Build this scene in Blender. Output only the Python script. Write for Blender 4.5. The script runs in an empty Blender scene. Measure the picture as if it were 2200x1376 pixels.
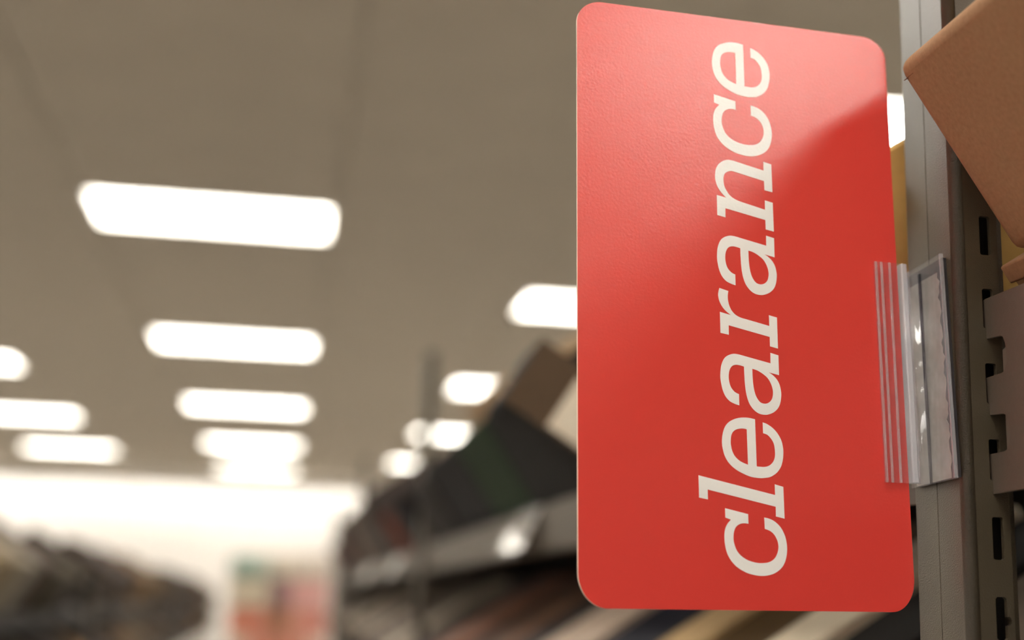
import bpy, bmesh, math, random
from mathutils import Matrix, Vector

random.seed(7)
S = bpy.context.scene
COL = S.collection
EZ = 1.45                       # eye height of the photographer above the floor
PI = math.pi

# ------------------------------------------------------------------ camera
RW = ((0.98562309, 0.06177695, 0.15726009), (-0.16653696, 0.19817898, 0.96591435), (0.02850559, -0.9782171, 0.20561792))
cam_data = bpy.data.cameras.new('camera')
cam = bpy.data.objects.new('camera', cam_data)
COL.objects.link(cam)
right = Vector((RW[0][0], RW[1][0], RW[2][0])); up = -Vector((RW[0][1], RW[1][1], RW[2][1])); back = -Vector((RW[0][2], RW[1][2], RW[2][2]))
m3 = Matrix((right, up, back)).transposed()
cam.matrix_world = Matrix.Translation((0, 0, EZ)) @ m3.to_4x4()
cam_data.sensor_width = 36.0
cam_data.lens = 2900.0 / 2200.0 * 36.0
cam_data.clip_start = 0.02
cam_data.dof.use_dof = True
cam_data.dof.focus_distance = 0.617
cam_data.dof.aperture_fstop = 3.4
cam_data.dof.aperture_blades = 0
S.camera = cam

# ------------------------------------------------------------------ world, exposure
wd = bpy.data.worlds.new('world'); S.world = wd; wd.use_nodes = True
wd.node_tree.nodes['Background'].inputs[0].default_value = (1.0, 0.95, 0.88, 1)
wd.node_tree.nodes['Background'].inputs[1].default_value = 0.05      # a closed room: the lamps do the work
LAMP = 30.0                     # radiance of the ceiling lamps' diffusers
WASH = 60.0                     # radiance of the tubes behind the far valance
LAMP_TINT = (1.0, 0.965, 0.91)
vs = S.view_settings
vs.view_transform = 'Standard'; vs.look = 'None'; vs.gamma = 1.0; vs.use_curve_mapping = False
vs.exposure = 0.0
S.cycles.max_bounces = 10; S.cycles.diffuse_bounces = 5; S.cycles.transparent_max_bounces = 24

# ------------------------------------------------------------------ materials
def lin(c):
    return tuple(((v / 255.0) / 12.92 if v / 255.0 <= 0.04045 else ((v / 255.0 + 0.055) / 1.055) ** 2.4) for v in c)

def material(name, rgb, rough=0.6, spec=0.5, metal=0.0, noise=0.0, nscale=200.0, bump=0.0, bscale=900.0, coat=0.0):
    m = bpy.data.materials.new(name); m.use_nodes = True
    nt = m.node_tree; b = nt.nodes['Principled BSDF']
    b.inputs['Base Color'].default_value = (*rgb, 1)
    b.inputs['Roughness'].default_value = rough
    b.inputs['Specular IOR Level'].default_value = spec
    b.inputs['Metallic'].default_value = metal
    if coat: b.inputs['Coat Weight'].default_value = coat
    if noise or bump:
        tc = nt.nodes.new('ShaderNodeTexCoord')
    if noise:
        n = nt.nodes.new('ShaderNodeTexNoise'); n.inputs['Scale'].default_value = nscale; n.inputs['Detail'].default_value = 6
        nt.links.new(tc.outputs['Object'], n.inputs['Vector'])
        r = nt.nodes.new('ShaderNodeValToRGB')
        r.color_ramp.elements[0].position = 0.3; r.color_ramp.elements[1].position = 0.7
        r.color_ramp.elements[0].color = (*[v * (1 - noise) for v in rgb], 1)
        r.color_ramp.elements[1].color = (*[min(1, v * (1 + noise)) for v in rgb], 1)
        nt.links.new(n.outputs['Fac'], r.inputs[0]); nt.links.new(r.outputs[0], b.inputs['Base Color'])
    if bump:
        n2 = nt.nodes.new('ShaderNodeTexNoise'); n2.inputs['Scale'].default_value = bscale; n2.inputs['Detail'].default_value = 3
        nt.links.new(tc.outputs['Object'], n2.inputs['Vector'])
        bp = nt.nodes.new('ShaderNodeBump'); bp.inputs['Strength'].default_value = bump; bp.inputs['Distance'].default_value = 0.0006
        nt.links.new(n2.outputs['Fac'], bp.inputs['Height']); nt.links.new(bp.outputs[0], b.inputs['Normal'])
    return m

def emitter(name, rgb, strength):
    m = bpy.data.materials.new(name); m.use_nodes = True
    nt = m.node_tree; b = nt.nodes['Principled BSDF']
    b.inputs['Base Color'].default_value = (0.8, 0.8, 0.8, 1)
    b.inputs['Emission Color'].default_value = (*rgb, 1); b.inputs['Emission Strength'].default_value = strength
    return m

def clear_plastic(name, haze, rough, tint=(0.97, 0.97, 0.98)):
    """thin clear sheet: lets light straight through, reflects by angle, a little milky haze"""
    m = bpy.data.materials.new(name); m.use_nodes = True
    nt = m.node_tree; nt.nodes.remove(nt.nodes['Principled BSDF']); out = nt.nodes['Material Output']
    tr = nt.nodes.new('ShaderNodeBsdfTransparent'); tr.inputs[0].default_value = (*tint, 1)
    gl = nt.nodes.new('ShaderNodeBsdfGlossy'); gl.inputs['Roughness'].default_value = rough
    df = nt.nodes.new('ShaderNodeBsdfDiffuse'); df.inputs[0].default_value = (0.85, 0.85, 0.88, 1)
    lw = nt.nodes.new('ShaderNodeLayerWeight'); lw.inputs['Blend'].default_value = 0.5
    pw = nt.nodes.new('ShaderNodeMath'); pw.operation = 'POWER'; pw.inputs[1].default_value = 5.0
    ml = nt.nodes.new('ShaderNodeMath'); ml.operation = 'MULTIPLY_ADD'; ml.inputs[1].default_value = 0.95; ml.inputs[2].default_value = 0.04
    nt.links.new(lw.outputs['Facing'], pw.inputs[0]); nt.links.new(pw.outputs[0], ml.inputs[0])
    m1 = nt.nodes.new('ShaderNodeMixShader'); m1.inputs[0].default_value = haze
    nt.links.new(tr.outputs[0], m1.inputs[1]); nt.links.new(df.outputs[0], m1.inputs[2])
    m2 = nt.nodes.new('ShaderNodeMixShader')
    nt.links.new(ml.outputs[0], m2.inputs[0]); nt.links.new(m1.outputs[0], m2.inputs[1]); nt.links.new(gl.outputs[0], m2.inputs[2])
    nt.links.new(m2.outputs[0], out.inputs[0])
    return m

M = {}
M['red'] = material('sign_red', lin((219, 65, 57)), rough=0.27, spec=1.0, bump=0.10, bscale=700)
M['print'] = material('sign_white_print', lin((250, 248, 243)), rough=0.24, spec=0.6, bump=0.10, bscale=700)
M['cardedge'] = material('card_edge', lin((236, 214, 196)), rough=0.7)
M['paint'] = material('grey_powder_coat', lin((70, 61, 47)), rough=0.33, spec=0.8, noise=0.04, nscale=60, bump=0.45, bscale=1500)
M['plate'] = material('taupe_plate_paint', lin((80, 70, 60)), rough=0.5, spec=0.4, noise=0.06, nscale=400, bump=0.2, bscale=1800)
M['rail'] = material('taupe_rail_paint', lin((88, 80, 70)), rough=0.5, spec=0.4)
M['hollow'] = material('tube_shade_dark', lin((30, 28, 26)), rough=0.9)
M['deck'] = material('shelf_deck_paint', lin((70, 64, 58)), rough=0.6)
M['kraft'] = material('brown_kraft_board', lin((146, 113, 83)), rough=0.85, spec=0.2, noise=0.10, nscale=420, bump=0.25, bscale=700)
M['kraft_raw'] = material('raw_edge_of_kraft_board', lin((214, 182, 144)), rough=0.9, spec=0.2)
M['slit'] = material('dark_cut_in_board', lin((104, 66, 42)), rough=0.9)
M['clear'] = clear_plastic('clear_plastic', 0.03, 0.06)
M['milky'] = clear_plastic('milky_plastic_edge', 0.16, 0.12)
M['spine'] = clear_plastic('milky_plastic_spine', 0.34, 0.12, (0.95, 0.94, 0.98))
M['smoke'] = clear_plastic('dark_plastic_fillet', 0.0, 0.1, (0.42, 0.40, 0.44))
M['foam'] = material('foam_shade_dark', lin((44, 40, 42)), rough=0.8)
M['base'] = clear_plastic('clear_plastic_base', 0.06, 0.08)
M['tape'] = material('grey_adhesive_foam', lin((148, 141, 132)), rough=0.45, noise=0.2, nscale=150)
M['ceil'] = material('ceiling_tile', (0.475, 0.43, 0.358), rough=0.9, spec=0.1, noise=0.03, nscale=3)
M['tbar'] = material('ceiling_grid', (0.39, 0.35, 0.30), rough=0.7)
M['wall'] = material('wall_paint', lin((236, 232, 226)), rough=0.8, spec=0.2)
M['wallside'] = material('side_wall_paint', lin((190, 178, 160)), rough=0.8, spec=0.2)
M['floor'] = material('floor_vinyl', lin((148, 142, 134)), rough=0.5, noise=0.1, nscale=2)
M['added_louver'] = material('added_louver_white', (0.66, 0.64, 0.60), rough=0.5)
M['rackdark'] = material('rack_dark_fill', lin((32, 28, 25)), rough=0.8)  # near-black colour stands for shade on the added panels; left rails share it
M['lampframe'] = material('lamp_frame_white', (0.7, 0.68, 0.62), rough=0.5)
M['lamp'] = emitter('lamp_diffuser', LAMP_TINT, LAMP)
M['tube'] = emitter('tube_light', (1.0, 0.975, 0.93), WASH)
_cm = {}
def board(rgb, rough=0.6):
    k = (rgb, rough)
    if k not in _cm: _cm[k] = material('board_%d_%d_%d' % rgb, lin(rgb), rough=max(rough, 0.7), spec=0.15, noise=0.05, nscale=120)
    return _cm[k]

# ------------------------------------------------------------------ helpers
def mesh_from(name, bm, mats):
    me = bpy.data.meshes.new(name); bm.normal_update(); bm.to_mesh(me); bm.free()
    for m in (mats if isinstance(mats, (list, tuple)) else [mats]): me.materials.append(m)
    return me

def link(name, me, parent=None, loc=None, rot=None):
    o = bpy.data.objects.new(name, me); COL.objects.link(o)
    if parent is not None: o.parent = parent
    if loc is not None: o.location = loc
    if rot is not None: o.rotation_euler = rot
    return o

def tag(o, label, cat, group=None, kind=None):
    o['label'] = label; o['category'] = cat
    if group: o['group'] = group
    if kind: o['kind'] = kind
    return o

def struct(o):
    o['kind'] = 'structure'; return o

def add_box(bm, x0, x1, y0, y1, z0, z1, bevel=0.0, seg=2, mat=0):
    vs_ = [bm.verts.new(p) for p in ((x0, y0, z0), (x1, y0, z0), (x1, y1, z0), (x0, y1, z0), (x0, y0, z1), (x1, y0, z1), (x1, y1, z1), (x0, y1, z1))]
    fs = [bm.faces.new([vs_[i] for i in q]) for q in ((3, 2, 1, 0), (4, 5, 6, 7), (0, 1, 5, 4), (1, 2, 6, 5), (2, 3, 7, 6), (3, 0, 4, 7))]
    for f in fs: f.material_index = mat
    if bevel:
        es = list({e for f in fs for e in f.edges})
        r = bmesh.ops.bevel(bm, geom=es, offset=bevel, segments=seg, profile=0.5, affect='EDGES')
        for f in r['faces']: f.smooth = seg > 1; f.material_index = mat
    return fs                    # bottom, top, y0 side, x1 side, y1 side, x0 side (only without bevel)

def box_obj(name, b, mat, parent=None, bevel=0.0, seg=2):
    bm = bmesh.new(); add_box(bm, *b, bevel=bevel, seg=seg)
    return link(name, mesh_from(name, bm, mat), parent)

def fill_loops(name, loops, half, mats, place, side_mat=0):
    """closed 2D outlines (first the rim, then holes) cut from a sheet 2*half thick; place(a, b, n) -> point"""
    cu = bpy.data.curves.new(name, 'CURVE'); cu.dimensions = '2D'; cu.fill_mode = 'BOTH'
    k = 1000.0
    for lp in loops:
        sp = cu.splines.new('POLY'); sp.points.add(len(lp) - 1); sp.use_cyclic_u = True
        for i, p in enumerate(lp): sp.points[i].co = (p[0] * k, p[1] * k, 0, 1)
    cu.extrude = half * k
    tmp = bpy.data.objects.new(name, cu)
    me = bpy.data.meshes.new_from_object(tmp)
    me.materials.clear()
    for m in (mats if isinstance(mats, (list, tuple)) else [mats]): me.materials.append(m)
    for p in me.polygons:
        p.use_smooth = False
        p.material_index = 0 if abs(p.normal.z) > 0.7 else side_mat
    for v in me.vertices: v.co = place(v.co.x / k, v.co.y / k, v.co.z / k)
    bpy.data.objects.remove(tmp); bpy.data.curves.remove(cu)
    me.update()
    bm = bmesh.new(); bm.from_mesh(me); bmesh.ops.remove_doubles(bm, verts=bm.verts, dist=1e-7)
    bmesh.ops.recalc_face_normals(bm, faces=bm.faces); bm.to_mesh(me); bm.free()
    return me

def round_rect(x0, x1, y0, y1, r, n=8):
    """corner radii r: one number or four (bottom-left, bottom-right, top-right, top-left), each a number or (rx, ry)"""
    rr = [r] * 4 if not isinstance(r, list) else r
    rr = [q if isinstance(q, tuple) else (q, q) for q in rr]
    out = []
    for (cx, sx, cy, sy, a0, (rx, ry)) in ((x0, 1, y0, 1, PI, rr[0]), (x1, -1, y0, 1, 1.5 * PI, rr[1]), (x1, -1, y1, -1, 0, rr[2]), (x0, 1, y1, -1, 0.5 * PI, rr[3])):
        for i in range(n + 1):
            a = a0 + i / n * PI / 2
            out.append((cx + sx * rx + rx * math.cos(a), cy + sy * ry + ry * math.sin(a)))
    return out

def smooth_loop(pts, sub=5):
    """outline whose marked points are corners, the rest a Catmull-Rom curve through them"""
    n = len(pts); out = []
    for i in range(n):
        p1 = pts[i]; p2 = pts[(i + 1) % n]
        a = Vector(p1[:2]); b = Vector(p2[:2])
        if p1[2] and p2[2]:
            out.append((a.x, a.y)); continue
        p0 = pts[i - 1]; p3 = pts[(i + 2) % n]
        z0 = Vector(p0[:2]) if not p1[2] else a + (a - b) * 0.0
        z3 = Vector(p3[:2]) if not p2[2] else b
        t1 = (b - z0) * 0.5 if not p1[2] else None
        t2 = (z3 - a) * 0.5 if not p2[2] else None
        if t1 is None: t1 = (b - a) * 1.5 - t2 * 0.5
        if t2 is None: t2 = (b - a) * 1.5 - t1 * 0.5
        for k in range(sub):
            t = k / sub
            q = a * (2 * t**3 - 3 * t**2 + 1) + t1 * (t**3 - 2 * t**2 + t) + b * (-2 * t**3 + 3 * t**2) + t2 * (t**3 - t**2)
            out.append((q.x, q.y))
    return out

# ================================================================== the room
HC = EZ + 1.92                  # ceiling height
X0, X1, Y0, Y1 = -15.0, 13.0, -9.0, 23.3
struct(box_obj('floor', (X0, X1, Y0, Y1, -0.1, 0.0), M['floor']))
struct(box_obj('wall_back', (X0 - 0.2, X1 + 0.2, Y1, Y1 + 0.15, -0.1, HC + 0.13), M['wall']))
struct(box_obj('wall_front', (X0 - 0.2, X1 + 0.2, Y0 - 0.15, Y0, -0.1, HC + 0.13), M['wallside']))
struct(box_obj('wall_left', (X0 - 0.15, X0, Y0, Y1, -0.1, HC + 0.13), M['wallside']))
struct(box_obj('wall_right', (X1, X1 + 0.15, Y0, Y1, -0.1, HC + 0.13), M['wallside']))
struct(box_obj('baseboard_back', (X0, X1, Y1 - 0.015, Y1, 0.0, 0.12), M['wallside'], bevel=0.004))
ceiling = struct(box_obj('ceiling', (X0 - 0.2, X1 + 0.2, Y0 - 0.2, Y1 + 0.2, HC + 0.045, HC + 0.13), M['tbar']))
# valance hanging in front of the far wall, tubes behind it wash the wall
struct(box_obj('trim_1', (X0, X1, 22.42, 22.47, HC - 0.20, HC + 0.01), M['wall']))

# lamp positions: columns 2.5 m apart, every second column shifted along the aisle
LAMPS = []
for c in range(-4, 5):
    phase = 6.88 if c % 2 == 0 else 8.47 - 3.6
    for r in range(-5, 6):
        y = phase + 3.6 * r
        if Y0 + 0.6 < y < 22.0: LAMPS.append((c, round((y - phase) / 3.6), -0.46 + 2.5 * c, y))

# ceiling tiles, each column of tiles with the phase of its lamps
bm = bmesh.new(); add_box(bm, -0.6215, 0.6215, -0.2965, 0.2965, -0.0, 0.046, bevel=0.004, seg=1)
tile_mesh = mesh_from('ceiling_tile', bm, M['ceil'])
cells = []
for j in range(-11, 11):
    x = -0.46 + 1.25 * j
    odd = (j // 2) % 2 if j % 2 == 0 else 0
    ph = (8.47 if odd else 6.88)
    for r in range(-28, 28):
        y = ph + 0.6 * r
        if not (Y0 + 0.3 < y < 22.1 and X0 + 0.6 < x < X1 - 0.6): continue
        if any(abs(x - l[2]) < 0.3 and abs(y - l[3]) < 0.25 for l in LAMPS): continue
        cells.append((x, y))
def seen(p):
    x, y = p
    if y < 3.0: return 1e6 + y * y + x * x
    k = (x + 0.17 * y) / y      # how far off the view axis
    return y + (0 if -0.42 < k < 0.40 else 1000 + abs(k))
cells.sort(key=seen)
for p in cells[:300]: link('ceiling_tile', tile_mesh, ceiling, (p[0], p[1], HC))
bm = bmesh.new()
for p in cells[300:]: add_box(bm, p[0] - 0.6215, p[0] + 0.6215, p[1] - 0.2965, p[1] + 0.2965, HC, HC + 0.046)
rest = link('ceiling_tiles', mesh_from('ceiling_tiles', bm, M['ceil']), ceiling); rest['kind'] = 'stuff'

# ceiling lamps
bm = bmesh.new()
for b in ((-0.615, 0.615, -0.305, -0.285), (-0.615, 0.615, 0.285, 0.305), (-0.615, -0.595, -0.285, 0.285), (0.595, 0.615, -0.285, 0.285)):
    add_box(bm, *b, -0.010, 0.040)
lf_mesh = mesh_from('lamp_frame', bm, M['lampframe'])
bm = bmesh.new(); add_box(bm, -0.594, 0.594, -0.284, 0.284, 0.026, 0.034)
ld_mesh = mesh_from('diffuser', bm, M['lamp'])
bm = bmesh.new()
for k in range(7): add_box(bm, -0.594, 0.594, -0.2142 + 0.0714 * k - 0.0012, -0.2142 + 0.0714 * k + 0.0012, 0.0, 0.0225)
lvs_mesh = mesh_from('added_louver', bm, M['added_louver'])  # unseen blades, added to dim the lamps at grazing angles
NTH = ['nearest', 'second', 'third', 'fourth', 'fifth', 'sixth']
seen_cols = {0: ('middle column', 0), -1: ('column left of the middle', 1), 1: ('column behind the red sign', 0)}
for (c, r, x, y) in LAMPS:
    e = link('ceiling_light', None, None, (x, y, HC))
    link('frame', lf_mesh, e); link('diffuser', ld_mesh, e); link('added_louver', lvs_mesh, e)
    lab = None
    if c == 0 and r >= 0:
        lab = ['lit rectangular ceiling panel, nearest and largest in the middle column', 'lit ceiling panel second from the front in the middle column', 'lit ceiling panel third from the front in the middle column',
               'lit ceiling panel fourth from the front in the middle column', 'lit ceiling panel fifth and last of the middle column'][r]
    elif c == 1 and r >= 0:
        lab = ['bright ceiling panel seen in the gap between red sign and grey upright', 'lit ceiling panel cut off by the left edge of the red sign', 'lit ceiling panel just above the black carton on the rack', 'lit ceiling panel above the green carton, left of it',
               'small lit ceiling panel beside the top of the second upright', 'farthest lit ceiling panel over the right-hand rack'][r]
    elif c == -1 and r >= 2:
        lab = {2: 'lit ceiling panel cut by the picture edge, highest in the column at the left border', 3: 'lit ceiling panel second in the column at the left border', 4: 'lit ceiling panel third in the column at the left border',
               5: 'lit ceiling panel lowest in the column at the left border'}.get(r)
    if lab: tag(e, lab, 'ceiling light', 'lit ceiling panels over the aisle')
    else: tag(e, 'lit ceiling panel over the other aisles of the store', 'ceiling light', 'ceiling panels over the other aisles')

# wall-washing tubes behind the valance
bm = bmesh.new(); bmesh.ops.create_cone(bm, cap_ends=True, segments=12, radius1=0.018, radius2=0.018, depth=1.44, matrix=Matrix.Rotation(PI / 2, 4, 'Y'))
tube_mesh = mesh_from('tube', bm, M['tube'])
bm = bmesh.new(); add_box(bm, -0.74, 0.74, -0.035, 0.035, 0.022, 0.06, bevel=0.004)
batten_mesh = mesh_from('batten', bm, M['lampframe'])
for i in range(18):
    e = link('wall_washer', None, None, (-13.9 + 1.5 * i, 22.62, HC - 0.058))
    link('batten', batten_mesh, e); link('tube', tube_mesh, e)
    tag(e, 'tube light hidden behind the valance that brightens the far wall', 'wall light', 'tube lights along the far wall')

ORD = ['first', 'second', 'third', 'fourth', 'fifth', 'sixth', 'seventh', 'eighth', 'ninth', 'tenth', 'eleventh', 'twelfth', 'thirteenth', 'fourteenth', 'fifteenth', 'sixteenth', 'seventeenth', 'eighteenth', 'nineteenth', 'twentieth',
       'twenty-first', 'twenty-second', 'twenty-third', 'twenty-fourth', 'twenty-fifth', 'twenty-sixth', 'twenty-seventh', 'twenty-eighth', 'twenty-ninth', 'thirtieth'] + ['%dth' % k for k in range(31, 60)]

# ================================================================== racks
UX, UY = 0.2986, 0.563          # aisle face and slotted face of the near upright
UW, UD = 0.025, 0.050
UTOP = EZ + 0.555
TILT = math.radians(33)

def upright_parts(h):
    """tube of rectangular section; local origin at the aisle corner on the floor"""
    # slotted face
    loops = [[(0.0049, 0), (UW - 0.004, 0), (UW - 0.004, h), (0.0049, h)]]
    z = EZ + 0.0439
    while z - 0.0349 > 0.1: z -= 0.0349
    key = 0
    while z < h - 0.02:
        a, b, t, bt = 0.0123, 0.0177, z, z - 0.0188
        if abs(z - (EZ + 0.009)) < 0.003:          # slot widened by a round keyhole
            c = z - 0.0105; r = 0.0021
            lp = [(a, bt + .001), (a + .001, bt), (b - .001, bt), (b, bt + .001)]
            lp += [(b + r * math.sin(q), c - r * math.cos(q)) for q in [PI * k / 6 for k in range(7)]]
            lp += [(b, t - .001), (b - .001, t), (a + .001, t), (a, t - .001)]
        else:
            lp = round_rect(a, b, bt, t, 0.0011, 3)
        loops.append(lp); z += 0.0349
    slot = fill_loops('slotted_face', loops, 0.0012, M['paint'], lambda a, b, n: Vector((a, 0.0012 + n, b)))
    # the rest of the profile
    r = 0.0049
    prof = [(r - r * math.sin(a), r - r * math.cos(a)) for a in [PI / 2 * k / 8 for k in range(9)]]
    prof = [(p[0], p[1]) for p in prof]
    sy = 0.0263                                   # rolled seam in the aisle face
    prof += [(0, sy - 0.0005), (0.0006, sy - 0.0003), (0.0010, sy), (0.0006, sy + 0.0003), (0, sy + 0.0005)]
    prof += [(0, UD - 0.002), (0.0006, UD - 0.0006), (0.002, UD), (UW - 0.004, UD), (UW - 0.0012, UD - 0.0012), (UW, UD - 0.004), (UW, 0.004), (UW - 0.0012, 0.0012), (UW - 0.004, 0)]
    bm = bmesh.new()
    lo = [bm.verts.new((p[0], p[1], 0)) for p in prof]; hi = [bm.verts.new((p[0], p[1], h)) for p in prof]
    for i in range(len(prof) - 1):
        f = bm.faces.new((lo[i + 1], lo[i], hi[i], hi[i + 1])); f.smooth = i < 8
    bm.faces.new(hi)
    shell = mesh_from('tube_shell', bm, M['paint'])
    bm = bmesh.new(); add_box(bm, 0.003, UW - 0.002, 0.012, 0.014, 0.01, h - 0.01)  # dark sheet in the hollow tube, paints the shade behind the slots
    core = mesh_from('slot_shade', bm, M['hollow'])
    bm = bmesh.new(); add_box(bm, -0.02, UW + 0.02, -0.02, UD + 0.02, 0, 0.006, bevel=0.001, seg=1)
    foot = mesh_from('foot_plate', bm, M['paint'])
    return slot, shell, core, foot

def make_upright(meshes, x, y, label, rz=0.0, group='uprights of the right rack'):
    e = link('rack_upright', None, None, (x, y, 0), (0, 0, rz))
    for n, me in zip(('slotted_face', 'tube_shell', 'slot_shade', 'foot_plate'), meshes): link(n, me, e)
    return tag(e, label, 'upright', group)

tall = upright_parts(UTOP)
BAY = 2.45
make_upright(tall, UX, UY - BAY, 'grey slotted rack upright behind the photographer')
make_upright(tall, UX, UY, 'grey slotted steel upright that carries the red clearance sign', group='uprights of the right rack')
make_upright(tall, UX, UY + BAY, 'dark blurred upright rising left of the green carton')
make_upright(tall, UX, UY + 2 * BAY, 'blurred rack upright between the second upright and the rack end')
make_upright(tall, UX, UY + 3 * BAY, 'blurred upright at the far end of the right rack')
BX = 0.70
for k in range(-1, 4):
    make_upright(tall, BX, UY + BAY * k, 'grey upright at the back of the right rack, %s from its near end' % ORD[k + 1], group='back uprights of the right rack')

# beams: rail with a hooked connector plate at each end
PX = 0.3122
hooks = [(0.570, 0.1425), (0.570, 0.1310), (0.5630, 0.1300), (0.5630, 0.1249), (0.5510, 0.1242), (0.5488, 0.1232), (0.5472, 0.1200), (0.5466, 0.1150), (0.5470, 0.1105), (0.5490, 0.1078), (0.5512, 0.1072), (0.570, 0.1070),
         (0.570, 0.0960), (0.5630, 0.0950), (0.5630, 0.0897), (0.5520, 0.0890), (0.5492, 0.0880), (0.5472, 0.0850), (0.5468, 0.0790), (0.5474, 0.0752), (0.5496, 0.0728), (0.5518, 0.0722), (0.570, 0.0720),
         (0.570, 0.0610), (0.5630, 0.0600), (0.5630, 0.0541), (0.485, 0.0551), (0.485, 0.1432), (0.5630, 0.1436)]
def plate_mesh(sign):
    return fill_loops('connector_plate', [[(p[0] - UY, p[1]) for p in hooks]], 0.0009, M['plate'], lambda a, b, n: Vector((n + 0.0009, sign * a, b)))
plate_far = plate_mesh(1); plate_near = plate_mesh(-1)
def rail_mesh(length):
    prof = [(0.0019, 0.064), (0.0019, 0.118), (0.0034, 0.1195), (0.0060, 0.1195), (0.0060, 0.1120), (0.0040, 0.1120), (0.0040, 0.0660), (0.026, 0.0660), (0.026, 0.064)]
    bm = bmesh.new()
    a = [bm.verts.new((p[0], 0, p[1])) for p in prof]; b = [bm.verts.new((p[0], length, p[1])) for p in prof]
    n = len(prof)
    for i in range(n): bm.faces.new((a[i], a[(i + 1) % n], b[(i + 1) % n], b[i]))
    bm.faces.new(a[::-1]); bm.faces.new(b)
    bmesh.ops.recalc_face_normals(bm, faces=bm.faces)
    return mesh_from('rail', bm, M['rail'])
rail_me = rail_mesh(BAY - UD - 0.02)
DECK_L = 0.42
def deck_mesh(w):
    bm = bmesh.new(); add_box(bm, 0.008, DECK_L, 0.0, w, -0.012, 0.0, bevel=0.002, seg=1)
    return mesh_from('deck_panel', bm, M['deck'])
deck_me = deck_mesh(BAY - UD - 0.012)
DX, DZ = 0.313, 0.104            # front edge of the sloping deck
def make_level(k, dz, lab_beam, lab_deck, group):
    y1 = UY + BAY * k            # slotted face of the far upright of this bay
    e = link('shelf_beam', None, None, (PX, y1, EZ + dz))
    link('connector_plate', plate_far, e)
    link('connector_plate', plate_near, e, (0, -BAY + UD, 0))
    link('rail', rail_me, e, (0, -BAY + UD + 0.010, 0))
    tag(e, lab_beam, 'shelf beam', group)
    d = link('shelf_deck', deck_me, None, (DX, y1 - BAY + UD + 0.006, EZ + DZ + dz), (0, -TILT, 0))
    tag(d, lab_deck, 'shelf', group)
LEV = -0.337
for k, nm in ((0, 'near bay beside the photographer'), (1, 'bay behind the red sign'), (2, 'third bay'), (3, 'last bay')):
    for i, lv in enumerate(('upper', 'middle', 'lower')):
        lb = {(0, 0): 'taupe steel beam hooked into the slots of the near upright', (1, 0): 'grey front rail under the black and green cartons'}.get((k, i), 'front rail of the %s level in the %s of the right rack' % (lv, nm))
        make_level(k, LEV * i, lb, 'sloping %s deck in the %s of the right rack' % (lv, nm), 'beams and decks of the right rack')
for k in range(0, 4):  # added panels: close the bright gap and stand for shade under the decks
    tag(box_obj('rack_shade_panel', (BX + 0.026, BX + 0.032, UY + BAY * (k - 1) + 0.02, UY + BAY * k + 0.016, 0.05, EZ + 0.33), M['rackdark']), 'added dark panel standing for shade behind the %s bay of the right rack' % ('near', 'second', 'third', 'last')[k], 'panel', 'added shade panels of the right rack')
# end panel closing the far end of the right rack
tag(box_obj('rack_end_panel', (UX + UW + 0.002, BX - 0.002, UY + 3 * BAY + 0.012, UY + 3 * BAY + 0.018, 0.06, UTOP - 0.1), board((92, 84, 76))), 'grey panel closing the far end of the right rack', 'panel')

# ------------------------------------------------------------------ cartons
def carton(label, y0, w, corner, d, h, col, tilt=TILT, side=1, lid=None, lab=None, bevel=0.0025, group=None, cat='box', name='carton', end=None, yaw=0.0):
    """box lying on a sloping deck. corner = its top front edge (x, z above the eye); y0 = near end"""
    t = tilt
    if h is None:                # standing on the deck
        lvl = min((0.0, LEV, 2 * LEV) if side > 0 else (-0.215, -0.552), key=lambda q: abs(corner[1] - (DZ + q) - 0.13))
        ex = (corner[0] - DX) if side > 0 else (LX - 0.046 - corner[0])
        h = -ex * math.sin(t) + (corner[1] - DZ - lvl) * math.cos(t) - 0.0005
    bx = corner[0] + side * h * math.sin(t); bz = EZ + corner[1] - h * math.cos(t)
    loc = (bx, y0 if side > 0 else y0 + w, bz)
    rot = (0, -t, (0.0 if side > 0 else PI) + yaw)
    mt = col if isinstance(col, bpy.types.Material) else board(col)
    bm = bmesh.new()
    if lid: add_box(bm, 0.002, d - 0.002, 0.002, w - 0.002, 0, h - 0.003, bevel=bevel, seg=1)
    else: add_box(bm, 0, d, 0, w, 0, h, bevel=bevel, seg=3 if bevel > 0.003 else 1)
    o = link(name, mesh_from(name, bm, mt), None, loc, rot)
    tag(o, label, cat, group); o['deck_h'] = h
    if lid:
        bm = bmesh.new(); add_box(bm, 0, d, 0, w, h - 0.032, h, bevel=bevel, seg=1)
        link('lid', mesh_from('lid', bm, lid if isinstance(lid, bpy.types.Material) else board(lid)), o)
    if end:
        bm = bmesh.new()
        yy = (-0.0012, 0.003) if side > 0 else (w - 0.003, w + 0.0012)
        add_box(bm, end[0], end[1], yy[0], yy[1], end[2], end[3])
        p = link('end_panel', mesh_from('end_panel', bm, board(end[4])), o); p['label'] = end[5]
    return o

CR = (0.267, 0.249)              # usual front top edge of cartons on the upper right deck
GU = 'cartons on the upper right deck'
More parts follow.
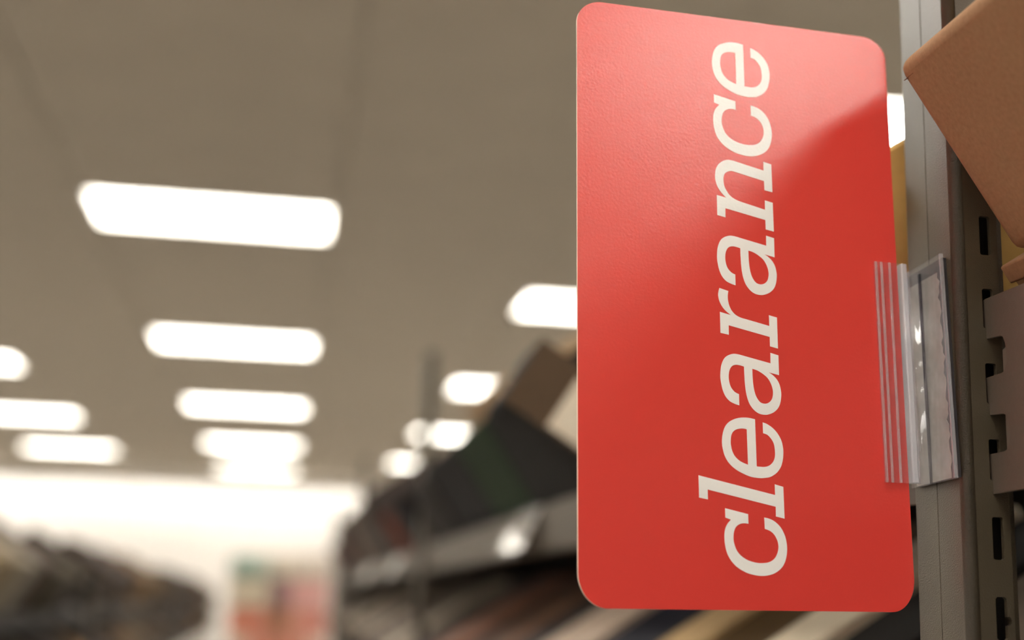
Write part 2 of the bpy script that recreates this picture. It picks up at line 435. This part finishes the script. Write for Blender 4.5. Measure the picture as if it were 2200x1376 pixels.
# near bay: the brown carton in view on top of a tan one, more towards the photographer
br = carton('large brown kraft carton tilted in the upper corner, in front of the grey upright', 0.235, 0.320, (0.2670, 0.2497), 0.28, 0.1035, M['kraft'], tilt=math.radians(33), bevel=0.0062, group=GU)
bm = bmesh.new(); add_box(bm, -0.00012, 0.002, 0.309, 0.3185, 0.0955, 0.09575)
s_ = link('flap_slit', mesh_from('flap_slit', bm, M['slit']), br)
tn = carton('tan kraft carton wedged below the large brown one, its taped corner showing', 0.24, 0.315, (0.3172, 0.1572), 0.28, None, M['kraft'], tilt=math.radians(33), bevel=0.003, group=GU)
bm = bmesh.new()
add_box(bm, -0.0010, 0.0200, 0.20, 0.3158, tn['deck_h'] - 0.0085, tn['deck_h'] + 0.0006, bevel=0.0010)
fl = link('tape_flap', mesh_from('tape_flap', bm, M['kraft']), tn); fl['label'] = 'folded strip along the top edge'
near = [(0.0, 0.23, (168, 120, 80)), (-0.24, 0.23, (60, 48, 42)), (-0.50, 0.24, (120, 84, 56)), (-0.78, 0.26, (40, 36, 34)), (-1.10, 0.28, (150, 110, 76)), (-1.42, 0.30, (60, 50, 44)), (-1.75, 0.30, (130, 96, 66))]
for i, (y, w_, c) in enumerate(near):
    carton('carton on the upper deck beside the photographer, %s behind the brown one in the corner' % ORD[i], y, w_, CR, 0.31, None, c, group='cartons beside the photographer')
for i, (y, w_, c) in enumerate([(0.30, 0.24, (44, 38, 34)), (0.04, 0.24, (92, 66, 48)), (-0.3, 0.32, (52, 46, 42))]):
    carton('dark carton on the middle deck beside the photographer, %s from the near upright' % ORD[i], y, w_, (CR[0], CR[1] + LEV), 0.31, None, c, group='cartons beside the photographer, middle deck')

# second bay, upper deck (behind the sign and left of it)
carton('mustard yellow carton just behind the grey upright', 0.640, 0.26, (0.264, 0.217), 0.31, None, (180, 145, 84), group=GU)
carton('grey carton hidden behind the red sign', 0.93, 0.24, (0.285, 0.22), 0.30, None, (90, 80, 70), group=GU)
bk = carton('small black carton tipped forward over the rail, next to the sign', 1.29, 0.10, (0.2016, 0.195), 0.075, 0.1455, (20, 18, 17), tilt=math.radians(58), group=GU,
       end=(0.0005, 0.0745, 0.0005, 0.145, (84, 68, 52), 'brown end of the black carton'))
bm = bmesh.new(); add_box(bm, 0.004, 0.062, -0.0018, -0.0010, 0.005, 0.094)
lb_ = link('end_label', mesh_from('end_label', bm, board((222, 210, 190))), bk); lb_['label'] = 'cream label on the end'
carton('black carton standing upright beyond the tipped one', 1.41, 0.335, (0.249, 0.238), 0.31, None, (22, 20, 19), group=GU)
carton('dark green carton beyond the black ones', 1.755, 0.30, (0.249, 0.236), 0.31, None, (30, 46, 26), lid=(32, 48, 28), group=GU)
carton('black carton left of the green one', 2.065, 0.42, (0.249, 0.238), 0.31, None, (24, 22, 24), lid=(22, 20, 22), group=GU)
carton('charcoal carton next to the second upright', 2.50, 0.34, (0.252, 0.228), 0.31, None, (44, 40, 38), group=GU)
carton('tan carton lying on top of the larger black one, its lit edge showing', 2.10, 0.24, (0.300, 0.330), 0.2, 0.055, (176, 148, 116), group=GU)
far = [(3.10, .26, .225, (34, 32, 34), 'black'), (3.38, .24, .215, (112, 58, 42), 'reddish brown'), (3.64, .30, .23, (40, 36, 36), 'black'), (3.96, .28, .235, (70, 62, 58), 'dark grey'), (4.26, .30, .24, (108, 94, 84), 'taupe'),
       (4.60, .32, .25, (52, 44, 42), 'charcoal'), (4.95, .3, .255, (128, 110, 98), 'taupe'), (5.55, .3, .26, (64, 54, 50), 'dark grey'), (5.88, .3, .25, (96, 52, 48), 'maroon'), (6.22, .32, .26, (72, 64, 60), 'dark grey'),
       (6.58, .3, .255, (120, 104, 94), 'taupe'), (6.9, .3, .25, (48, 42, 42), 'charcoal'), (7.25, .3, .26, (90, 78, 72), 'grey')]
for i, (y, w_, z, c, nm) in enumerate(far):
    carton('blurred %s carton, %s beyond the second upright on the upper right deck' % (nm, ORD[i]), y, w_, (0.250, z), 0.31, None, c, bevel=0, group='blurred cartons toward the rack end')
for i, (y, w_, c) in enumerate([(4.7, .3, (70, 62, 58)), (5.6, .3, (60, 50, 46)), (6.0, .34, (110, 98, 88)), (6.5, .3, (64, 58, 54)), (6.95, .4, (86, 78, 72))]):
    carton('blurred carton lying on others near the rack end, %s of the upper layer' % ORD[i], y, w_, (0.29, 0.372), 0.24, 0.105, c, bevel=0, group='second layer near the rack end')

# second bay, middle deck: the tops seen as stripes below the sign
mid = [(0.640, 0.13, -0.100, (112, 100, 86), 'taupe carton under the sign corner next to the upright'), (0.885, 0.085, -0.090, (206, 192, 168), 'cream carton on the middle deck under the sign'),
       (0.975, 0.125, -0.094, (74, 54, 28), 'dark olive brown carton on the middle deck under the sign'), (1.105, 0.10, -0.088, (176, 148, 108), 'sandy tan carton on the middle deck under the sign'),
       (1.215, 0.225, -0.098, (26, 26, 36), 'navy black carton on the middle deck under the sign'), (1.445, 0.20, -0.090, (182, 162, 144), 'pinkish beige carton under the lower left corner of the sign'),
       (1.66, 0.22, -0.105, (16, 17, 19), 'black carton left of the pinkish beige one on the middle deck'), (1.89, 0.24, -0.112, (92, 62, 42), 'caramel carton on the middle deck'), (2.14, 0.22, -0.125, (30, 25, 21), 'dark brown carton on the middle deck'),
       (2.37, 0.26, -0.115, (104, 68, 50), 'light brown carton next to the second upright, middle deck'), (2.65, 0.30, -0.12, (44, 32, 26), 'chocolate carton at the second upright, middle deck')]
for y, w_, z, c, lb in mid:
    carton(lb, y, w_, (0.249, z), 0.31, None, c, group='cartons on the middle right deck')
carton('slim dark carton tucked between taupe and cream cartons', 0.785, 0.095, (0.249, -0.099), 0.31, None, (38, 36, 34), group='cartons on the middle right deck')
y = 3.10; i = 0
pal = [(140, 128, 112), (66, 58, 50), (118, 104, 90), (40, 35, 32), (134, 118, 102), (80, 70, 60)]
while y < 7.5:
    w_ = random.uniform(.22, .34)
    if 5.36 < y + w_ and y < 5.53: y = 5.54; continue
    carton('blurred carton, %s beyond the second upright on the middle right deck' % ORD[i], y, w_, (0.25, -0.10 + random.uniform(-.02, .02)), 0.31, None, pal[i % 6], bevel=0, group='blurred cartons on the middle deck'); i += 1
    y += w_ + 0.02

# price labels on the rail
def rail_label(y, w_, lab, z0=0.0665, z1=0.1165):
    """card in a clear holder that tips the card up toward the shopper"""
    t = math.radians(23); hh = z1 - z0
    e = link('price_label', None, None, (PX + 0.0010 - hh * math.sin(t), y, EZ + z0), (0, t, 0))
    bm = bmesh.new(); add_box(bm, -0.0012, 0.0, 0, w_, 0, hh, bevel=0.0004, seg=1)
    link('label_card', mesh_from('label_card', bm, board((246, 243, 236))), e)
    bm = bmesh.new(); add_box(bm, -0.0030, -0.0018, -0.002, w_ + 0.002, -0.002, hh + 0.002)
    link('clear_cover', mesh_from('clear_cover', bm, M['clear']), e)
    bm = bmesh.new()                          # wedge that holds the card off the rail
    tri = [(0.0004, 0.0), (hh * math.sin(t) * math.cos(t) * 0.98, hh * math.sin(t) ** 2 + 0.0004), (0.0004, hh * 0.99)]
    a = [bm.verts.new((p[0], 0.004, p[1])) for p in tri]; c = [bm.verts.new((p[0], w_ - 0.004, p[1])) for p in tri]
    for i in range(3): bm.faces.new((a[i], a[(i + 1) % 3], c[(i + 1) % 3], c[i]))
    bm.faces.new(a[::-1]); bm.faces.new(c); bmesh.ops.recalc_face_normals(bm, faces=bm.faces)
    link('holder_wedge', mesh_from('holder_wedge', bm, M['rail']), e)
    tag(e, lab, 'price label', 'price labels on the right rail')
rail_label(1.655, 0.17, 'bright white price label on the rail below the black and green cartons', 0.066, 0.124)
rail_label(3.62, 0.20, 'faint price label on the rail beyond the second upright')
rail_label(4.62, 0.46, 'pale price label on the rail farther down, near the rack end')

# ------------------------------------------------------------------ left rack
LX = -0.85
LH = EZ + 0.06
low = upright_parts(LH)
LB = 2.45
LY = 1.90
for k in range(8):
    make_upright(low, LX - 0.03, LY + LB * k + UD, 'low grey upright of the left rack, %s from its near end' % ORD[k], rz=PI, group='uprights of the left rack')
lrail = rail_me.copy(); lrail.materials[0] = M['rackdark']
for k in range(7):
    for i, dz in enumerate((-0.215, -0.552)):
        e = link('shelf_beam', None, None, (LX - 0.045, LY + LB * (k + 1) - 0.004, EZ + dz), (0, 0, PI))
        link('rail', lrail, e, (0, 0.01, 0)); tag(e, '%s front rail of the left rack, %s bay from its near end' % (('upper', 'lower')[i], ORD[k]), 'shelf beam', 'beams and decks of the left rack')
        d = link('shelf_deck', deck_me, None, (LX - 0.046, LY + LB * (k + 1) - 0.004, EZ + dz + DZ), (0, -TILT, PI))
        tag(d, '%s sloping deck of the left rack, %s bay from its near end' % (('upper', 'lower')[i], ORD[k]), 'shelf', 'beams and decks of the left rack')
DK = 1.12
dark = [(46, 37, 29), (36, 31, 26), (62, 51, 35), (54, 49, 33), (42, 36, 37), (74, 61, 46), (32, 28, 26), (68, 51, 34), (50, 45, 38), (41, 33, 28), (92, 80, 62), (60, 48, 44)]
dark = [(int(c[0] * DK * 1.05), int(c[1] * DK), int(c[2] * DK * 0.92)) for c in dark] + [(124, 94, 58)]
y = 2.6; i = 0
while y < 19.6:
    w_ = random.uniform(.24, .40)
    kk = (y - LY) % LB
    if kk + w_ > LB - 0.01: y += LB - kk + 0.06; continue
    z = 0.080 + random.uniform(-.03, .03) - 0.004 * max(0, y - 7)
    c = dark[(i * 5 + i // 3) % 13]
    if y < 5.0: c = [(140, 130, 110), (128, 112, 86), (138, 130, 114), (104, 80, 52)][i % 4]
    carton('pale carton, %s from the near end of the left rack, upper deck' % ORD[i] if y < 5.0 else 'dark blurred carton, %s from the near end, upper deck of the left rack' % ORD[i], y, w_, (LX + 0.015, z), 0.31, None, c, side=-1, bevel=0,
           lid=dark[(i * 7) % 12] if i % 3 == 0 and y > 5.0 else None, group='cartons on the upper left deck')
    i += 1
    y += w_ + 0.02
y = 4.6; k2 = 0
while y < 19.6:
    w_ = random.uniform(.24, .42)
    kk = (y - LY) % LB
    if kk + w_ > LB - 0.01: y += LB - kk + 0.06; continue
    c = dark[(i * 5 + i // 3) % 13]
    carton('dark blurred carton, %s along the lower deck of the left rack' % ORD[k2], y, w_, (LX + 0.01, -0.265 + random.uniform(-.03, .02)), 0.31, None, c, side=-1, bevel=0, group='dark cartons on the lower left deck')
    i += 1; k2 += 1; y += w_ + 0.02

# ------------------------------------------------------------------ towel display at the end of the aisle
TX0, TX1, TY = -0.74, 0.74, 20.9
sh = link('display_shelf', None, None, ((TX0 + TX1) / 2, TY, 0))
hw = (TX1 - TX0) / 2
wm = board((176, 158, 142))
box_obj('side_panel', (-hw, -hw + 0.02, 0, 0.45, 0, EZ + 0.62), wm, sh); box_obj('side_panel', (hw - 0.02, hw, 0, 0.45, 0, EZ + 0.62), wm, sh)
box_obj('back_panel', (-hw + 0.02, hw - 0.02, 0.43, 0.45, 0, EZ + 0.62), wm, sh)
for z in (-1.3, -0.92, -0.54, -0.14, 0.28): box_obj('shelf', (-hw + 0.02, hw - 0.02, 0, 0.43, EZ + z - 0.02, EZ + z), wm, sh)
tag(sh, 'pale shelving unit with folded coloured towels at the end of the aisle', 'shelving unit')
def towel(x, z, w_, h, c, nm, where):
    bm = bmesh.new()
    add_box(bm, -w_ / 2, w_ / 2, 0, 0.36, 0, h * 0.48, bevel=h * 0.2, seg=2); add_box(bm, -w_ / 2, w_ / 2, 0.004, 0.36, h * 0.5, h, bevel=h * 0.2, seg=2)
    o = link('folded_towel', mesh_from('folded_towel', bm, board(c, 0.9)), None, (x, TY + 0.02, EZ + z))
    tag(o, 'folded %s towel on the aisle-end unit, %s' % (nm, where), 'towel', '%s towels' % nm)
rows = [(0.28, 0.145, 2, [((150, 186, 174), 'teal'), ((190, 206, 194), 'pale green'), ((232, 222, 206), 'cream'), ((236, 226, 212), 'cream'), ((238, 226, 214), 'cream')]),
        (-0.14, 0.125, 3, [((224, 212, 190), 'cream'), ((226, 214, 192), 'cream'), ((150, 118, 120), 'mauve'), ((232, 182, 176), 'pink'), ((234, 184, 178), 'pink')]),
        (-0.54, 0.115, 3, [((214, 138, 114), 'coral'), ((210, 140, 120), 'coral'), ((168, 122, 96), 'brown'), ((218, 156, 138), 'salmon'), ((214, 146, 134), 'salmon')]),
        (-0.92, 0.115, 3, [((228, 206, 188), 'cream'), ((214, 150, 130), 'salmon'), ((212, 142, 122), 'coral'), ((214, 150, 130), 'salmon'), ((226, 196, 180), 'cream')])]
for ri, (z, h, n, cs) in enumerate(rows):
    for j, (c, nm) in enumerate(cs):
        for q in range(n):
            towel(TX0 + 0.155 + j * 0.2925, z + q * (h + 0.001), 0.275, h, c, nm, '%s shelf, %s stack from left, %s' % (('top', 'second', 'third', 'fourth')[ri], ORD[j], ('bottom one', 'topmost' if n == 2 else 'middle one', 'topmost')[q]))

# ================================================================== the clearance sign
SO = Vector((0.2029421, 0.5825706, EZ + 0.14000254))
SU = Vector((0.99518755, 0.09676777, 0.01541884)); SV = Vector((-0.01715473, 0.01713238, 0.99970606)); SN = Vector((0.09647517, -0.99515952, 0.01870996))
SM = Matrix((SU, SV, SN)).transposed().to_4x4(); SM.translation = SO
W2, H2 = 0.1610835 / 2, 0.14
sign = bpy.data.objects.new('clearance_sign', None); COL.objects.link(sign); sign.matrix_world = SM
tag(sign, 'glossy red card sign reading clearance in white letters running upward', 'sign')
T = 0.0012
rim = round_rect(-W2, W2, -H2, H2, [(0.0135, 0.0150), (0.0118, 0.0150), (0.0125, 0.0112), (0.0126, 0.0112)], 14)
link('card', fill_loops('card', [rim], T / 2, [M['red'], M['cardedge']], lambda a, b, n: Vector((a, b, n - T / 2)), side_mat=1), sign)
GLYPH={'c':[[(-11.98,-95.7,1),(-0.94,-98.0,1),(-0.9,-102.31,1),(-3.11,-102.13,0),(-5.21,-102.57,0),(-7.08,-103.98,0),(-8.05,-106.26,0),(-8.32,-109.11,0),(-7.95,-111.47,0),(-6.99,-113.93,0),(-5.36,-116.02,0),(-3.08,-117.62,0),(-0.51,-118.68,0),(2.59,-119.33,0),(5.46,-119.41,0),(8.36,-118.97,0),(10.76,-117.69,0),(12.28,-115.76,0),(13.16,-113.36,0),(13.25,-110.98,0),(12.62,-108.72,0),(11.3,-106.6,0),(9.51,-105.21,0),(6.96,-104.32,1),(6.82,-99.29,1),(9.05,-99.71,0),(11.65,-100.77,0),(14.47,-103.17,0),(16.34,-106.36,0),(17.27,-109.69,0),(17.48,-113.03,0),(17.01,-116.38,0),(15.83,-119.49,0),(13.89,-121.9,0),(11.07,-123.73,0),(7.89,-124.72,0),(4.48,-125.02,0),(0.85,-124.61,0),(-2.75,-123.62,0),(-6.32,-121.8,0),(-9.09,-119.39,0),(-11.19,-116.26,0),(-12.25,-112.75,0),(-12.66,-108.98,0),(-12.36,-105.66,0),(-11.33,-103.02,0),(-9.32,-100.7,1),(-11.94,-99.82,1)]],'l':[[(-24.32,-81.55,1),(12.53,-89.08,1),(12.52,-84.26,1),(16.7,-85.29,1),(16.78,-99.53,1),(12.59,-98.66,1),(12.63,-94.33,1),(-20.1,-87.7,1),(-20.1,-92.09,1),(-24.25,-91.39,1)]],'e':[[(3.83,-55.14,1),(3.96,-76.5,1),(5.63,-76.61,0),(7.75,-76.6,0),(9.9,-76.03,0),(11.82,-74.49,0),(12.92,-72.36,0),(13.2,-69.9,0),(12.87,-66.46,0),(11.93,-64.28,0),(10.39,-62.5,0),(9.34,-61.81,0),(7.62,-61.31,1),(7.58,-56.37,1),(9.78,-57.09,0),(12.4,-58.7,0),(14.73,-61.07,0),(16.5,-64.21,0),(17.23,-67.51,0),(17.28,-70.47,0),(16.71,-73.93,0),(15.62,-76.67,0),(13.52,-79.2,0),(10.52,-81.01,0),(7.58,-81.6,0),(5.18,-81.74,0),(1.23,-81.35,0),(-2.42,-80.15,0),(-6.31,-78.23,0),(-9.38,-75.68,0),(-11.39,-72.6,0),(-12.39,-68.99,0),(-12.65,-66.08,0),(-12.3,-62.89,0),(-11.29,-59.78,0),(-9.65,-57.5,0),(-7.23,-55.91,0),(-4.28,-54.9,0),(-1.62,-54.58,0),(1.04,-54.65,0)],[(-0.4,-59.9,1),(-0.26,-75.93,1),(-2.79,-75.06,0),(-4.86,-73.92,0),(-6.65,-72.17,0),(-7.77,-70.02,0),(-8.35,-67.36,0),(-8.37,-65.16,0),(-8.01,-62.94,0),(-7.12,-61.31,0),(-5.64,-60.26,0),(-3.63,-59.73,0),(-2.04,-59.65,0)]],'a':[[(12.57,-23.87,1),(16.56,-24.78,1),(16.53,-34.08,1),(11.37,-33.06,1),(13.49,-34.32,0),(15.32,-36.11,0),(16.59,-38.44,0),(17.23,-41.42,0),(17.24,-43.93,0),(16.67,-46.97,0),(15.49,-49.4,0),(13.4,-51.37,0),(10.94,-52.49,0),(8.77,-52.84,0),(6.11,-52.47,0),(3.75,-51.1,0),(1.69,-48.72,0),(0.45,-45.8,0),(-0.25,-42.59,0),(-0.62,-38.87,0),(-0.76,-34.87,0),(-0.83,-31.11,1),(-2.55,-30.66,0),(-4.69,-30.48,0),(-6.58,-31.07,0),(-7.82,-32.64,0),(-8.42,-34.8,0),(-8.49,-37.3,0),(-8.03,-39.77,0),(-7.15,-41.59,0),(-5.6,-43.13,0),(-3.71,-43.97,1),(-3.71,-49.11,1),(-6.03,-48.49,0),(-8.38,-47.37,0),(-10.31,-45.36,0),(-11.56,-42.7,0),(-12.27,-39.75,0),(-12.64,-36.54,0),(-12.34,-32.53,0),(-11.6,-29.85,0),(-10.34,-27.65,0),(-8.57,-26.29,0),(-6.14,-25.46,0),(-3.74,-25.49,0),(-0.27,-26.17,1),(12.47,-28.77,1)],[(3.26,-31.88,1),(5.71,-32.5,0),(8.36,-33.86,0),(10.73,-35.74,0),(12.26,-38.17,0),(13.11,-40.89,0),(13.16,-43.14,0),(12.54,-45.43,0),(11.13,-47.0,0),(9.09,-47.72,0),(6.82,-47.21,0),(5.02,-45.06,0),(4.04,-42.37,0),(3.48,-38.9,0),(3.28,-35.15,0)]],'r':[[(-11.99,5.15,1),(-7.57,4.01,1),(-7.91,1.8,0),(-7.84,-0.5,0),(-7.24,-3.02,0),(-6.09,-5.24,0),(-4.26,-7.03,0),(-1.86,-8.14,0),(0.82,-8.73,1),(12.51,-11.2,1),(12.47,-6.09,1),(16.49,-6.9,1),(16.46,-21.63,1),(12.49,-20.8,1),(12.51,-16.39,1),(-7.85,-12.19,1),(-7.9,-16.68,1),(-12.02,-16.01,1),(-12.03,-6.16,1),(-6.61,-7.32,1),(-9.06,-5.57,0),(-10.88,-3.53,0),(-12.16,-1.06,0),(-12.68,1.46,0),(-12.52,3.26,0)]],'n':[[(-12.1,50.02,1),(-7.33,49.06,1),(-9.74,51.37,0),(-11.42,53.75,0),(-12.38,56.2,0),(-12.74,59.0,0),(-12.3,62.45,0),(-11.13,64.84,0),(-9.33,66.58,0),(-6.66,67.85,0),(-4.02,67.83,0),(-1.97,67.46,1),(12.22,64.35,1),(12.28,68.75,1),(16.36,67.86,1),(16.42,53.97,1),(12.32,54.63,1),(12.3,59.14,1),(-2.71,62.31,1),(-4.47,62.51,0),(-6.24,62.05,0),(-7.73,60.91,0),(-8.43,58.85,0),(-8.44,56.58,0),(-7.98,54.22,0),(-6.81,52.07,0),(-5.4,50.37,0),(-3.4,49.0,0),(-1.09,48.08,0),(1.82,47.36,1),(12.33,44.92,1),(12.35,49.6,1),(16.41,48.75,1),(16.45,34.56,1),(12.35,35.33,1),(12.33,39.89,1),(-7.92,43.88,1),(-7.98,39.39,1),(-12.08,40.2,1)]]}
REPEAT={'e': [-0.22, 182.55], 'a': [-0.15, 56.11], 'c': [-0.3, 195.85]}

order = [('c', 'c', 0), ('l', 'l', 0), ('e', 'e', 0), ('a', 'a', 0), ('r', 'r', 0), ('a', 'a', 1), ('n', 'n', 0), ('c', 'c', 1), ('e', 'e', 1)]
for g, _, rep in order:
    loops = [[(p[0] / 1000.0, p[1] / 1000.0) for p in smooth_loop(lp)] for lp in GLYPH[g]]
    me = fill_loops('letter', loops, 0.00005, M['print'], lambda a, b, n: Vector((a, b, n + 0.00003)))
    o = link('letter', me, sign)
    if rep: o.location = (REPEAT[g][0] / 1000.0, REPEAT[g][1] / 1000.0, 0)

# ------------------------------------------------------------------ clear sign holder stuck on the upright
hold = bpy.data.objects.new('sign_holder', None); COL.objects.link(hold); hold.matrix_world = SM
tag(hold, 'clear plastic clip stuck on the upright, gripping the edge of the red sign', 'sign holder')
V0, V1 = -0.0816, 0.0238
def hbox(name, u0, u1, n0, n1, mat, bevel=0.0, v0=V0, v1=V1):
    bm = bmesh.new(); add_box(bm, u0, u1, v0, v1, n0, n1, bevel=bevel)
    return link(name, mesh_from(name, bm, mat), hold)
hbox('front_jaw', 0.0677, 0.0818, 0.0004, 0.0013, M['clear'])
hbox('back_jaw', 0.0690, 0.0818, -0.0026, -0.0017, M['clear'])
for u in (0.0677, 0.0706, 0.0749): hbox('rib', u, u + 0.0013, 0.0013, 0.0021, M['milky'], bevel=0.0003)
hbox('spine', 0.0818, 0.0848, -0.0028, 0.0022, M['spine'], bevel=0.0006)
# curved web from the spine to the base
def sheet(name, prof, th, mat, v0=V0, v1=V1):
    bm = bmesh.new(); L = []; R_ = []
    for i, p in enumerate(prof):
        a = Vector(prof[max(0, i - 1)]); b = Vector(prof[min(len(prof) - 1, i + 1)]); t = (b - a).normalized(); nn = Vector((-t.y, t.x)) * th / 2
        L.append((p[0] + nn.x, p[1] + nn.y)); R_.append((p[0] - nn.x, p[1] - nn.y))
    ring = L + R_[::-1]
    lo = [bm.verts.new((p[0], v0, p[1])) for p in ring]; hi = [bm.verts.new((p[0], v1, p[1])) for p in ring]
    n = len(ring)
    for i in range(n):
        f = bm.faces.new((lo[i], lo[(i + 1) % n], hi[(i + 1) % n], hi[i])); f.smooth = True
    for i in range(len(L) - 1):
        bm.faces.new((hi[i], hi[i + 1], hi[n - 2 - i], hi[n - 1 - i])); bm.faces.new((lo[n - 1 - i], lo[n - 2 - i], lo[i + 1], lo[i]))
    bmesh.ops.recalc_face_normals(bm, faces=bm.faces)
    return link(name, mesh_from(name, bm, mat), hold)
web = [(0.0848 + 0.0078 * t, -0.0003 - 0.0026 * math.sin(PI * t) ** 1.3) for t in [k / 10 for k in range(11)]]
sheet('hinge_web', web, 0.0009, M['clear'], V0 + 0.0004, V1 - 0.0035)
hbox('hinge_bead', 0.0862, 0.0872, -0.0016, -0.0002, M['milky'], bevel=0.0003, v1=V1 - 0.003)
hbox('root_fillet', 0.0919, 0.0928, -0.0008, 0.0010, M['smoke'], bevel=0.0003, v1=V1 - 0.004)
# base strip on the aisle face of the upright, leaning a little
inv = SM.inverted()
def base_pt(x, s, z): # s across the strip, z along it (0 bottom .. 1 top)
    yb = 0.5650 + 0.0065 * z + s
    return inv @ Vector((x, yb, EZ + 0.0600 + 0.1055 * z - 0.07 * (s - 0.02) * 0.5))
def base_block(name, xa, xb, s0, s1, z0, z1, mat, wavy=False):
    bm = bmesh.new(); n = 40 if wavy else 1
    rows_ = []
    for k in range(n + 1):
        z = z0 + (z1 - z0) * k / n
        ss = s0 + (0.0009 * math.sin(k * 1.3) + 0.0007 * math.sin(k * 2.9 + 1) + 0.0012 * (1 - z) * -0.6 if wavy else 0)
        rows_.append([bm.verts.new(base_pt(x, s, z)) for x, s in ((xa, ss), (xb, ss), (xb, s1), (xa, s1))])
    for a, b in zip(rows_, rows_[1:]):
        for i in range(4): bm.faces.new((a[i], a[(i + 1) % 4], b[(i + 1) % 4], b[i]))
    bm.faces.new(rows_[0][::-1]); bm.faces.new(rows_[-1])
    bmesh.ops.recalc_face_normals(bm, faces=bm.faces)
    return link(name, mesh_from(name, bm, mat), hold)
base_block('adhesive_base', UX - 0.0036, UX - 0.0023, 0.0, 0.0425, 0.0, 1.0, M['base'])
base_block('base_edge', UX - 0.0038, UX - 0.0022, -0.0006, 0.0006, 0.0, 1.0, M['milky'])
fm = base_block('foam_shade_pad', UX - 0.0020, UX - 0.00002, 0.0008, 0.0415, 0.006, 0.985, M['foam'])  # dark colour paints the shadow in the gap under the base
fm['label'] = 'dark foam pad painting the shade in the gap between clip and upright'
tp = base_block('adhesive_tape', UX - 0.0022, UX - 0.00205, 0.0058, 0.0405, 0.008, 0.93, M['tape'], wavy=True)
tp['label'] = 'grey double-sided tape with a ragged edge'
